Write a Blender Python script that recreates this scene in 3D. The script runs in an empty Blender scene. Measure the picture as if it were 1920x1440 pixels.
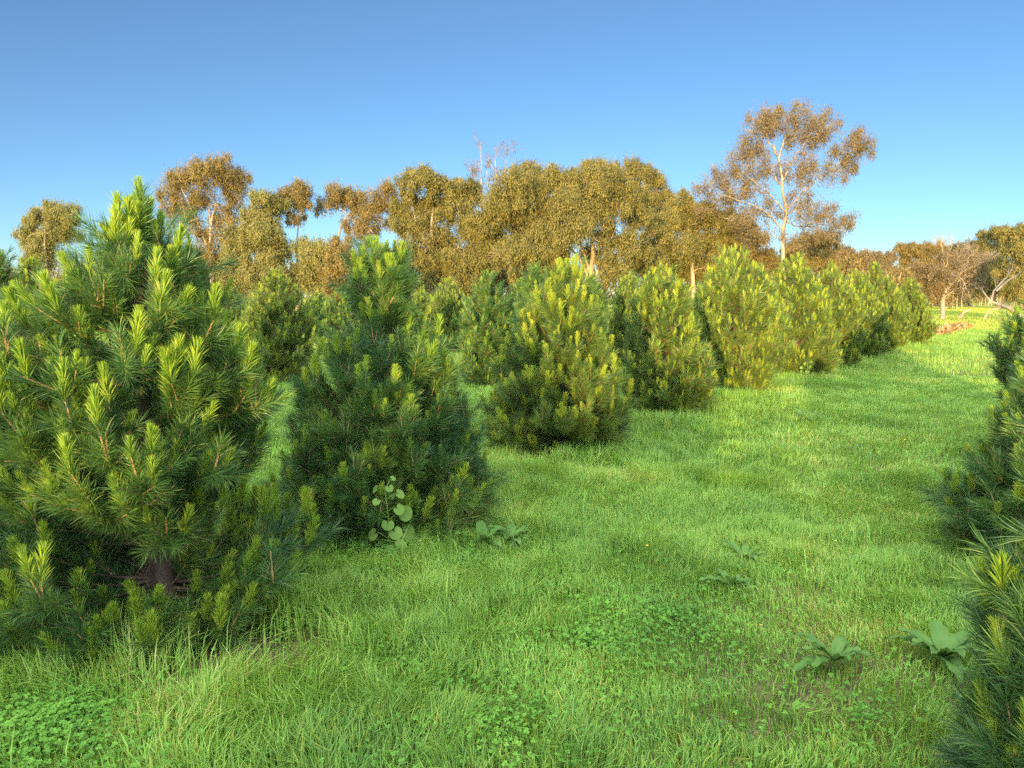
import bpy, math
import numpy as np
from mathutils import Vector

# ------------------------------------------------------------------ camera, sky, sun, exposure
sc = bpy.context.scene
C = sc.collection
PITCH, FPX, EYE = math.radians(6.5), 1442.0, 1.6
cd = bpy.data.cameras.new('camera'); cd.lens = FPX/1920*36; cd.clip_end = 3000; cd.clip_start = .02
cam = bpy.data.objects.new('camera', cd); C.objects.link(cam)
cam.location = (0, 0, EYE); cam.rotation_euler = (math.pi/2-PITCH, 0, 0)
sc.camera = cam

SUN_EL, SUN_ROT = 3.3, 198.5          # low sun behind the camera, a little to its left
w = bpy.data.worlds.new('World'); sc.world = w; w.use_nodes = True
nt = w.node_tree; bg = nt.nodes['Background']; bg.inputs[1].default_value = .105
sk = nt.nodes.new('ShaderNodeTexSky'); sk.sky_type = 'NISHITA'; sk.sun_disc = False
sk.sun_elevation = math.radians(SUN_EL); sk.sun_rotation = math.radians(SUN_ROT)
sk.air_density = .55; sk.dust_density = .12; sk.ozone_density = 2.2
sdir = Vector((math.sin(math.radians(SUN_ROT))*math.cos(math.radians(SUN_EL)),
               math.cos(math.radians(SUN_ROT))*math.cos(math.radians(SUN_EL)), math.sin(math.radians(SUN_EL))))
# added fill glow high in the sky behind the camera, brightens the shade
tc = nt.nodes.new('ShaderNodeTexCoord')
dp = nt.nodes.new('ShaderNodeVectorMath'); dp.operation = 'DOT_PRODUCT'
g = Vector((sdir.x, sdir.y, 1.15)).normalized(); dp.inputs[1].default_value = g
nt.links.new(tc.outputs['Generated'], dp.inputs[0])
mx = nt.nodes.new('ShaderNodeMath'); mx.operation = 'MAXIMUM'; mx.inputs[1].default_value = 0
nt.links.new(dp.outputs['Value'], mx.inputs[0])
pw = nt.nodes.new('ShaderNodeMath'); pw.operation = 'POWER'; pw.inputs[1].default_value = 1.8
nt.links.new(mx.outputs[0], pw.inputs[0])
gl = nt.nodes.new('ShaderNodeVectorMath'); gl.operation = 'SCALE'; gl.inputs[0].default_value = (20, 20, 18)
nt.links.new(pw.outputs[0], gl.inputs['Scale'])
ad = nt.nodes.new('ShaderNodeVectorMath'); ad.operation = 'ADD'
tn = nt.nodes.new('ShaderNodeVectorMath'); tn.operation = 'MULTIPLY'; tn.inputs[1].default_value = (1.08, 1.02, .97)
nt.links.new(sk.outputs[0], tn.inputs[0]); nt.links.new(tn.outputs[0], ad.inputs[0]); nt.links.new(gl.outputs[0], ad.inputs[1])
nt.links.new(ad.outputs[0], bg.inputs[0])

sl = bpy.data.lights.new('sun', 'SUN'); sl.energy = 5.0; sl.angle = math.radians(.6); sl.color = (1, .66, .25)
so = bpy.data.objects.new('sun', sl); C.objects.link(so)
so.rotation_euler = sdir.to_track_quat('Z', 'Y').to_euler(); so.location = (-6, -20, 12)
sc.view_settings.view_transform = 'Standard'; sc.view_settings.look = 'None'
sc.view_settings.exposure = 1.68; sc.view_settings.gamma = 1
sc.render.engine = 'CYCLES'
sc.cycles.max_bounces = 5; sc.cycles.diffuse_bounces = 3; sc.cycles.transmission_bounces = 3
sc.cycles.use_adaptive_sampling = True; sc.cycles.adaptive_threshold = .008
sc.cycles.use_denoising = False; sc.cycles.denoiser = 'OPENIMAGEDENOISE'; sc.cycles.denoising_prefilter = 'ACCURATE'

R = np.random.default_rng(11)

# ------------------------------------------------------------------ helpers
def P(px, py, Y):
    """pixel of the 1920x1440 photograph at world depth Y -> world point"""
    a, b = (px-960)/FPX, (720-py)/FPX
    d = np.array([a, math.cos(PITCH)+b*math.sin(PITCH), -math.sin(PITCH)+b*math.cos(PITCH)])
    return np.array([0, 0, EYE]) + d*(Y/d[1])

def lat(x, y, s, seed=0):
    """smooth lattice noise 0..1"""
    x = np.asarray(x, float)/s; y = np.asarray(y, float)/s
    xi, yi = np.floor(x), np.floor(y); fx, fy = x-xi, y-yi
    fx = fx*fx*(3-2*fx); fy = fy*fy*(3-2*fy)
    h = lambda a, b: np.modf(np.abs(np.sin(a*127.1+b*311.7+seed*74.7)*43758.5453))[0]
    return (h(xi, yi)*(1-fx)+h(xi+1, yi)*fx)*(1-fy)+(h(xi, yi+1)*(1-fx)+h(xi+1, yi+1)*fx)*fy

def gz(x, y):
    x = np.asarray(x, float); y = np.asarray(y, float)
    r = np.hypot(x, y); f = np.clip(1-(r-25)/50, 0, 1)
    return f*(.030*(lat(x, y, 2.7, 3)-.5)+.025*(lat(x, y, .6, 4)-.5))

def norm(v): return v/np.maximum(np.linalg.norm(v, axis=-1, keepdims=True), 1e-9)

def link(name, me, mats, parent=None):
    for m in mats: me.materials.append(m)
    o = bpy.data.objects.new(name, me); C.objects.link(o)
    if parent is not None: o.parent = parent
    return o

def mesh(name, chunks, mats, parent=None, smooth=False):
    """chunks: list of (V (n,3), F (m,k)[, material index])"""
    vs, loops, starts, mi, off, ls = [], [], [], [], 0, 0
    for ch in chunks:
        V, F = ch[0], ch[1]
        if len(F) == 0: continue
        k = F.shape[1]
        vs.append(V); loops.append((F+off).ravel())
        starts.append(ls+np.arange(len(F))*k); ls += F.size; off += len(V)
        mi.append(np.full(len(F), ch[2] if len(ch) > 2 else 0))
    me = bpy.data.meshes.new(name)
    V = np.concatenate(vs); L = np.concatenate(loops); S = np.concatenate(starts); MI = np.concatenate(mi)
    me.vertices.add(len(V)); me.vertices.foreach_set('co', V.astype(np.float32).ravel())
    me.loops.add(len(L)); me.loops.foreach_set('vertex_index', L.astype(np.int32))
    me.polygons.add(len(S)); me.polygons.foreach_set('loop_start', S.astype(np.int32))
    me.polygons.foreach_set('material_index', MI.astype(np.int32))
    me.polygons.foreach_set('use_smooth', np.full(len(S), smooth))
    me.update(calc_edges=True)
    return link(name, me, mats, parent)

def tube(pts, rad, n=6):
    pts = np.asarray(pts, float); rad = np.asarray(rad, float); m = len(pts)
    t = norm(np.gradient(pts, axis=0))
    ref = np.array([.13, .27, .95]) if abs(t[0, 2]) < .8 else np.array([.95, .2, .1])
    a = norm(np.cross(t, ref)); b = np.cross(t, a)
    ph = np.linspace(0, 2*math.pi, n, endpoint=False)
    ring = a[:, None]*np.cos(ph)[None, :, None]+b[:, None]*np.sin(ph)[None, :, None]
    V = (pts[:, None]+ring*rad[:, None, None]).reshape(-1, 3)
    i, j = np.meshgrid(np.arange(m-1), np.arange(n), indexing='ij'); i = i.ravel(); j = j.ravel(); j2 = (j+1) % n
    return V, np.stack([i*n+j, i*n+j2, (i+1)*n+j2, (i+1)*n+j], 1)

def merge(ch):
    vs, fs, o = [], [], 0
    for V, F in ch: vs.append(V); fs.append(F+o); o += len(V)
    return np.concatenate(vs), np.concatenate(fs)

def bez(p0, p1, p2, n):
    t = np.linspace(0, 1, n)[:, None]
    return p0*(1-t)**2+2*p1*t*(1-t)+p2*t*t

def frames(D, rng):
    """rotation matrices whose z axis is D, with a random roll"""
    D = norm(D); r = norm(rng.normal(size=D.shape)); a = norm(np.cross(D, r)); b = np.cross(D, a)
    return np.stack([a, b, D], 2)

def stamp(T, pos, D, scale, rng):
    """copy template (V,F) to many places"""
    V, F = T
    M = frames(D, rng)*scale[:, None, None]
    W = np.einsum('nij,vj->nvi', M, V)+pos[:, None]
    return W.reshape(-1, 3), (F[None]+(np.arange(len(pos))*len(V))[:, None, None]).reshape(-1, F.shape[1])

def tag(o, label=None, cat=None, group=None, kind=None):
    if label: o['label'] = label
    if cat: o['category'] = cat
    if group: o['group'] = group
    if kind: o['kind'] = kind
    return o

def root(name, loc, label, cat, group=None):
    o = bpy.data.objects.new(name, None); C.objects.link(o); o.location = loc; o.empty_display_size = .2
    return tag(o, label, cat, group)

# ------------------------------------------------------------------ materials
def leafmat(name, c1, c2, c3=None, rnd=.55, rough=.55, trans=.3, nscale=1.0, spec=.3, tcol=None):
    """leaf/needle/blade material: per-leaf random colour + patches, part of the light passes through"""
    m = bpy.data.materials.new(name); m.use_nodes = True; t = m.node_tree; N = t.nodes; L = t.links
    pb = N['Principled BSDF']; out = N['Material Output']
    geo = N.new('ShaderNodeNewGeometry'); ramp = N.new('ShaderNodeValToRGB')
    ob = N.new('ShaderNodeTexCoord'); nz = N.new('ShaderNodeTexNoise'); nz.inputs['Scale'].default_value = nscale
    nz.inputs['Detail'].default_value = 2
    L.new(ob.outputs['Object'], nz.inputs['Vector'])
    mth = N.new('ShaderNodeMath'); mth.operation = 'MULTIPLY_ADD'; mth.inputs[1].default_value = rnd
    L.new(geo.outputs['Random Per Island'], mth.inputs[0])
    sb = N.new('ShaderNodeMath'); sb.operation = 'MULTIPLY_ADD'; sb.inputs[1].default_value = 1.5; sb.inputs[2].default_value = -.245-rnd/2
    L.new(nz.outputs['Fac'], sb.inputs[0]); L.new(sb.outputs[0], mth.inputs[2])
    L.new(mth.outputs[0], ramp.inputs['Fac'])
    e = ramp.color_ramp.elements; e[0].color = (*c1, 1); e[1].color = (*c2, 1); e[0].position = .15; e[1].position = .8
    if c3: x = e.new(.97); x.color = (*c3, 1)
    L.new(ramp.outputs['Color'], pb.inputs['Base Color'])
    pb.inputs['Roughness'].default_value = rough; pb.inputs['Specular IOR Level'].default_value = spec
    tr = N.new('ShaderNodeBsdfTranslucent'); mix = N.new('ShaderNodeMixShader'); mix.inputs[0].default_value = trans
    tm = N.new('ShaderNodeVectorMath'); tm.operation = 'MULTIPLY'; tm.inputs[1].default_value = tcol or (1.25, 1.15, .6)
    L.new(ramp.outputs['Color'], tm.inputs[0]); L.new(tm.outputs[0], tr.inputs['Color'])
    L.new(pb.outputs[0], mix.inputs[1]); L.new(tr.outputs[0], mix.inputs[2]); L.new(mix.outputs[0], out.inputs['Surface'])
    return m

def barkmat(name, c1, c2, scale=8, stretch=.25, bump=.4, rough=.9):
    m = bpy.data.materials.new(name); m.use_nodes = True; t = m.node_tree; N = t.nodes; L = t.links
    pb = N['Principled BSDF']; tcn = N.new('ShaderNodeTexCoord'); mp = N.new('ShaderNodeMapping')
    mp.inputs['Scale'].default_value = (1, 1, stretch)
    nz = N.new('ShaderNodeTexNoise'); nz.inputs['Scale'].default_value = scale; nz.inputs['Detail'].default_value = 8
    ramp = N.new('ShaderNodeValToRGB'); e = ramp.color_ramp.elements
    e[0].color = (*c1, 1); e[1].color = (*c2, 1); e[0].position = .36; e[1].position = .62
    L.new(tcn.outputs['Object'], mp.inputs[0]); L.new(mp.outputs[0], nz.inputs['Vector'])
    L.new(nz.outputs['Fac'], ramp.inputs['Fac']); L.new(ramp.outputs['Color'], pb.inputs['Base Color'])
    b = N.new('ShaderNodeBump'); b.inputs['Strength'].default_value = bump; b.inputs['Distance'].default_value = .02
    L.new(nz.outputs['Fac'], b.inputs['Height']); L.new(b.outputs[0], pb.inputs['Normal'])
    pb.inputs['Roughness'].default_value = rough
    return m

M = {}
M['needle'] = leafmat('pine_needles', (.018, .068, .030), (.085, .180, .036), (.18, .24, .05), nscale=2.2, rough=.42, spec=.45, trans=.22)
M['needle_gold'] = leafmat('pine_needles_sun_gold', (.033, .080, .026), (.122, .202, .036), (.21, .25, .05), nscale=2.2, rough=.42, spec=.45, trans=.25)  # needles yellowed in base colour to imitate low sun on these pines
M['fresh_gold'] = leafmat('pine_fresh_needles_sun_gold', (.16, .26, .030), (.32, .395, .045), (.41, .43, .07), nscale=3, rough=.5, trans=.35)  # fresh shoots likewise carry the sun's gold in their colour
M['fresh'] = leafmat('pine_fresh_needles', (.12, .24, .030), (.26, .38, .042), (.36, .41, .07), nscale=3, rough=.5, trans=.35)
M['pine_bark'] = barkmat('pine_bark', (.035, .026, .022), (.10, .07, .052), 14)
M['twig'] = barkmat('pine_twig', (.16, .10, .05), (.30, .20, .10), 20)
M['dead'] = leafmat('dead_needles', (.06, .04, .028), (.14, .095, .06), nscale=6, trans=.15, rough=.7)
M['gum_bark'] = barkmat('gum_bark', (.15, .12, .095), (.32, .27, .21), 2.5, .3, .2)
M['gum_bark_b'] = barkmat('gum_bark_brown', (.16, .11, .08), (.36, .27, .19), 3, .3, .3)
M['bark_tall'] = barkmat('gum_bark_mottled', (.10, .085, .07), (.27, .225, .175), 3.5, .3, .3)
M['gum'] = leafmat('gum_leaves_olive', (.058, .064, .024), (.190, .170, .050), (.28, .210, .07), nscale=1.5, trans=.22, spec=.2, rough=.65, rnd=.35)
M['gum_brown'] = leafmat('gum_leaves_bronze', (.070, .060, .024), (.205, .155, .052), (.29, .175, .065), nscale=1.5, trans=.22, spec=.2, rough=.65, rnd=.35)
M['gum_tall'] = leafmat('gum_leaves_rusty', (.075, .062, .035), (.175, .135, .072), (.25, .150, .08), nscale=1.6, trans=.22, spec=.2, rough=.65, rnd=.35)
M['gum_pale'] = leafmat('gum_leaves_pale', (.065, .075, .028), (.200, .190, .060), (.27, .215, .085), nscale=1.5, trans=.22, spec=.2, rough=.65, rnd=.35)
M['grass'] = leafmat('grass_blades', (.11, .24, .055), (.26, .46, .085), (.48, .46, .17), nscale=.9, trans=.4, rough=.5, spec=.3)
M['grass_sun_yellow'] = leafmat('grass_blades_sun_yellow', (.15, .25, .045), (.36, .42, .075), (.50, .46, .15), nscale=.5, trans=.4, rough=.5, spec=.3)  # yellow of the low sunlight painted into the blade colour, mostly far off
M['straw'] = leafmat('straw', (.25, .19, .10), (.42, .34, .20), nscale=3, trans=.2)
M['clover'] = leafmat('clover_leaves', (.07, .20, .04), (.15, .34, .05), nscale=2, trans=.35, rough=.6, spec=.2)
M['dock'] = leafmat('dock_leaves', (.06, .15, .04), (.13, .25, .07), nscale=8, trans=.3, rough=.75, spec=.15)
M['weed'] = leafmat('mallow_leaves', (.09, .18, .04), (.17, .29, .07), nscale=6, trans=.35, rough=.75, spec=.15)
M['petal'] = leafmat('yellow_petals', (.75, .60, .05), (.85, .75, .12), nscale=6, trans=.3)

# ------------------------------------------------------------------ ground
def ground():
    s = np.linspace(-1, 1, 261); c = np.sinh(s*7.2)/math.sinh(7.2)*1500
    X, Y = np.meshgrid(c, c, indexing='ij')
    V = np.stack([X, Y, gz(X, Y)], -1).reshape(-1, 3); n = len(c)
    i, j = np.meshgrid(np.arange(n-1), np.arange(n-1), indexing='ij'); i = i.ravel(); j = j.ravel()
    F = np.stack([i*n+j, (i+1)*n+j, (i+1)*n+j+1, i*n+j+1], 1)
    m = bpy.data.materials.new('ground'); m.use_nodes = True; t = m.node_tree; N = t.nodes; L = t.links
    pb = N['Principled BSDF']; pb.inputs['Roughness'].default_value = .95; pb.inputs['Specular IOR Level'].default_value = .1
    tcn = N.new('ShaderNodeTexCoord')
    def nz(s, d=4):
        q = N.new('ShaderNodeTexNoise'); q.inputs['Scale'].default_value = s; q.inputs['Detail'].default_value = d
        L.new(tcn.outputs['Object'], q.inputs['Vector']); return q
    def ramp(src, stops):
        r = N.new('ShaderNodeValToRGB'); e = r.color_ramp.elements
        e[0].position, e[0].color = stops[0][0], (*stops[0][1], 1); e[1].position, e[1].color = stops[1][0], (*stops[1][1], 1)
        for p, cc in stops[2:]: x = e.new(p); x.color = (*cc, 1)
        L.new(src, r.inputs['Fac']); return r
    near = ramp(nz(9, 6).outputs['Fac'], [(.35, (.060, .055, .030)), (.6, (.12, .11, .055))])
    far = ramp(nz(.25, 6).outputs['Fac'], [(.35, (.17, .25, .04)), (.65, (.29, .31, .06))])
    ln = N.new('ShaderNodeVectorMath'); ln.operation = 'LENGTH'; L.new(tcn.outputs['Object'], ln.inputs[0])
    mr = N.new('ShaderNodeMapRange'); mr.inputs['From Min'].default_value = 12; mr.inputs['From Max'].default_value = 45
    L.new(ln.outputs['Value'], mr.inputs['Value'])
    mc = N.new('ShaderNodeMix'); mc.data_type = 'RGBA'
    L.new(mr.outputs[0], mc.inputs['Factor']); L.new(near.outputs[0], mc.inputs['A']); L.new(far.outputs[0], mc.inputs['B'])
    L.new(mc.outputs['Result'], pb.inputs['Base Color'])
    b = N.new('ShaderNodeBump'); b.inputs['Strength'].default_value = .8; b.inputs['Distance'].default_value = .04
    L.new(nz(14, 6).outputs['Fac'], b.inputs['Height']); L.new(b.outputs[0], pb.inputs['Normal'])
    o = mesh('ground', [(V, F)], [m], smooth=True); tag(o, kind='structure')
ground()

# left pine row runs along U; NN is its normal
U = np.array([.571, .821]); NN = np.array([.821, -.571])
ROWN = -3.85

def blades(x, y, h, wd, lean, rng, seg=2):
    n = len(x); z = gz(x, y)-.01
    p0 = np.stack([x, y, z], 1)
    a = rng.normal(0, 1.1, n)+12*lat(x, y, .7, 41)+5*lat(x, y, .18, 42); d = np.stack([np.cos(a), np.sin(a), np.zeros(n)], 1)
    wa = a+rng.uniform(-.9, .9, n)+math.pi/2; wv = np.stack([np.cos(wa), np.sin(wa), np.zeros(n)], 1)*wd[:, None]/2
    up = np.array([0, 0, 1.])
    p1 = p0+(up*.62+d*lean[:, None]*.25)*h[:, None]
    p2 = p1+(up*(.38-lean[:, None]*.28)+d*lean[:, None]*.7)*h[:, None]
    if seg == 1:
        V = np.stack([p0-wv, p0+wv, p2], 1).reshape(-1, 3)
        return V, np.arange(n*3).reshape(-1, 3)
    V = np.stack([p0-wv, p0+wv, p1-wv*.8, p1+wv*.8, p2], 1).reshape(-1, 3)
    F = (np.array([[0, 1, 3], [0, 3, 2], [2, 3, 4]])[None]+(np.arange(n)*5)[:, None, None]).reshape(-1, 3)
    return V, F

def wedge(n, y0, y1, rng, slope=.74, pad=.6):
    y = np.sqrt(rng.uniform(y0**2, y1**2, n)); x = rng.uniform(-1, 1, n)*(y*slope+pad)
    return x, y

SOIL = [(-1.22, 3.25, .55, .05), (.95, 2.75, .45, .5), (1.45, 3.1, .5, .5), (1.25, 3.9, .5, .5), (-1.7, 3.5, .4, .3)]
def density(x, y):
    d = .45+.9*lat(x, y, .45, 8)*.6+.5*lat(x, y, 1.7, 9)
    for sx, sy, sr, q in SOIL:
        r = np.hypot(x-sx, (y-sy)*1.6)/sr; d *= np.where(r < 1.4, q+(1-q)*np.clip((r-.5)/.9, 0, 1), 1)
    return d

def grass():
    rng = np.random.default_rng(5); ch = []
    for n, y0, y1, w0, hh, seg in ((360000, 2.0, 6.5, .0054, .155, 2), (360000, 6.5, 15, .0088, .14, 2),
                                   (300000, 15, 38, .018, .14, 1), (260000, 38, 110, .06, .16, 1)):
        x, y = wedge(n, y0, y1, rng)
        keep = rng.random(n) < density(x, y) if y0 < 15 else rng.random(n) < .55+.6*lat(x, y, 1.5, 9)
        x, y = x[keep], y[keep]; n = len(x)
        nd = x*NN[0]+y*NN[1]
        row = np.exp(-((nd-ROWN)/.75)**2)
        va = np.clip(1-(y-5)/8, .25, 1); h = hh*(.30+1.1*(.27*(1-va)+va*lat(x, y, 1.1, 21)*lat(x, y, .22, 22))*1.7+.45*rng.random(n))*(1+.75*row*(y < 30)*(y > 4.6))
        h *= 1-.42*np.clip((nd+2.2)/1.2, 0, 1)*(y < 40)
        wd = w0*rng.uniform(.6, 1.3, n)
        lean = rng.beta(1.6, 3, n)*1.1
        dry = (y > 33+5*lat(x, y, 3, 51)) | (rng.random(n) < .12)  # 'dry' blades: far ones painted sun yellow, plus a scattered few elsewhere
        for mi_, k_ in ((0, ~dry), (1, dry)):
            if k_.any(): ch.append(blades(x[k_], y[k_], h[k_], wd[k_], lean[k_], rng, seg)+(mi_,))
    # long arching blades
    n = 9000; x, y = wedge(n, 2.1, 12, rng); nd = x*NN[0]+y*NN[1]
    k = rng.random(n) < .12+.8*np.exp(-((nd-ROWN-.1)/1.1)**2); x, y = x[k], y[k]; n = len(x)
    ch.append(blades(x, y, rng.uniform(.16, .32, n), rng.uniform(.005, .008, n), rng.uniform(.35, 1.2, n), rng, 2))
    o = mesh('grass', ch, [M['grass'], M['grass_sun_yellow']]); tag(o, 'bright green grass covering the lane and the ground between the pines', 'grass', kind='stuff')
    # dry straw between the blades
    n = 60000; x, y = wedge(n, 2.1, 9, rng); d = density(x, y); k = rng.random(n) < np.clip(1.15-d, .05, 1); x, y = x[k], y[k]; n = len(x)
    ch = [blades(x, y, rng.uniform(.03, .08, n), rng.uniform(.002, .0035, n), rng.uniform(.7, 1.35, n), rng, 2)]
    o = mesh('dry_grass', ch, [M['straw']]); tag(o, 'dry straw and dead stalks lying in the thin patches of grass', 'grass', kind='stuff')
grass()

def leafpoly(n=7, shape='round'):
    """one flat leaflet in the xy plane, stalk at the origin, tip towards +y; returned as a triangle fan"""
    t = np.linspace(-math.pi*.96, math.pi*.96, n)
    if shape == 'round': r = .5+.0*t; x = r*np.sin(t); y = .5+r*np.cos(t)
    elif shape == 'clover': x = .46*np.sin(t)*(1+.1*np.cos(t)); y = .52+.5*np.cos(t)-.16*np.exp(-(t/.35)**2)
    elif shape == 'heart': x = .60*np.sin(t); y = .40+.56*np.cos(t)*(1+.0*t); y -= .25*np.exp(-((np.abs(t)-math.pi)/.4)**2)*-1
    z = .16*np.abs(x)+.05*y*y*-1
    V = np.concatenate([[[0, .35, 0]], np.stack([x, y, z], 1)])
    F = np.array([[0, i+1, i+2] for i in range(n-1)])
    return V, F

def clover():
    rng = np.random.default_rng(8)
    V, F = leafpoly(7, 'clover'); tri = []
    for k in range(3):
        a = k*2*math.pi/3; c, s = math.cos(a), math.sin(a)
        W = V.copy(); W[:, 0], W[:, 1] = V[:, 0]*c-V[:, 1]*s, V[:, 0]*s+V[:, 1]*c
        tri.append((W, F))
    T = merge(tri)
    patches = [(-1.65, 2.6, .6, 4200), (-.15, 2.62, .55, 1500), (.35, 3.35, .6, 1300), (.75, 3.6, .5, 800), (-.75, 4.5, .5, 2200), (-.3, 4.4, .5, 1400),
               (-.9, 3.9, .5, 400), (.25, 4.3, .8, 300), (1.3, 2.7, .8, 500), (1.3, 4.2, 1.2, 500), (.4, 3.6, 1.6, 1700), (-.6, 3.3, 1.3, 900), (.2, 5.2, 1.6, 900), (-.4, 3.0, .8, 400), (2, 7, 2.5, 400)]
    xs, ys, hs = [], [], []
    for px, py, r, n in patches:
        a = rng.uniform(0, 6.283, n); q = r*np.abs(rng.normal(0, .55, n))
        x = px+q*np.cos(a); y = py+q*np.sin(a); k = rng.random(n) < .35+.9*lat(x, y, .22, 33)
        xs.append(x[k]); ys.append(y[k]); hs.append(np.full(k.sum(), .075 if n > 1400 else .055))
    x = np.concatenate(xs); y = np.concatenate(ys); h = np.concatenate(hs)*rng.uniform(.5, 1.35, len(x)); n = len(x)
    h *= 1.25; pos = np.stack([x, y, gz(x, y)+h], 1); D = norm(np.stack([rng.normal(0, .32, n), rng.normal(-.15, .32, n), np.ones(n)], 1))
    sz = rng.uniform(.007, .0135, n)
    stalk = blades(x, y, h*1.02, np.full(n, .0015), np.full(n, .02), rng, 1)
    o = mesh('clover', [stamp(T, pos, D, sz, rng), stalk], [M['clover']])
    tag(o, 'low clover patches with three-lobed leaves growing through the grass', 'clover', kind='stuff')
clover()

# ------------------------------------------------------------------ pines
def needle_template(L, n, nl, wd, a0, a1, seed, full=True, flat=0):
    rng = np.random.default_rng(seed)
    s = L*(np.arange(n)+rng.random(n))/n; f = s/L
    phi = rng.uniform(0, 2*math.pi, n); th = np.radians(a0+(a1-a0)*f+rng.normal(0, 7, n))
    rad = np.stack([np.cos(phi), np.sin(phi), np.zeros(n)], 1)
    d = rad*np.sin(th)[:, None]+np.array([0, 0, 1.])*np.cos(th)[:, None]
    ln = nl*rng.uniform(.75, 1.1, n)
    p0 = np.stack([np.zeros(n), np.zeros(n), s], 1)+rad*.003
    if flat: ln = np.minimum(ln*1.2, np.maximum((L+flat-s)/np.maximum(np.cos(th), .3), nl*.3))
    p1 = p0+d*(ln*.5)[:, None]; d2 = norm(d+rad*.22+rng.normal(0, .06, (n, 3))); p2 = p1+d2*(ln*.5)[:, None]
    wv = norm(np.cross(d, rng.normal(size=(n, 3))))*wd/2
    if full:
        V = np.stack([p0-wv, p0+wv, p1-wv, p1+wv, p2], 1).reshape(-1, 3)
        F = (np.array([[0, 1, 3], [0, 3, 2], [2, 3, 4]])[None]+(np.arange(n)*5)[:, None, None]).reshape(-1, 3)
    else:
        V = np.stack([p0-wv, p0+wv, p2], 1).reshape(-1, 3); F = np.arange(n*3).reshape(-1, 3)
    return V, F

LOD = {
 'near': dict(n=135, nl=.104, wd=.0023, fn=130, fw=.0026, fl=.042, full=True, nt=12),
 'mid':  dict(n=60, nl=.11, wd=.0062, fn=34, fw=.0058, fl=.05, full=False, nt=12),
 'far':  dict(n=38, nl=.110, wd=.0105, fn=16, fw=.0095, fl=.055, full=False, nt=10),
}
for k, q in LOD.items():
    q['T'] = [needle_template(.20, q['n'], q['nl'], q['wd'], 58, 20, 100+i, q['full']) for i in range(5)]
    q['F'] = [needle_template(.095, q['fn'], q['fl'], q['fw'], 25, 7, 200+i, q['full'], flat=.022) for i in range(3)]

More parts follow.
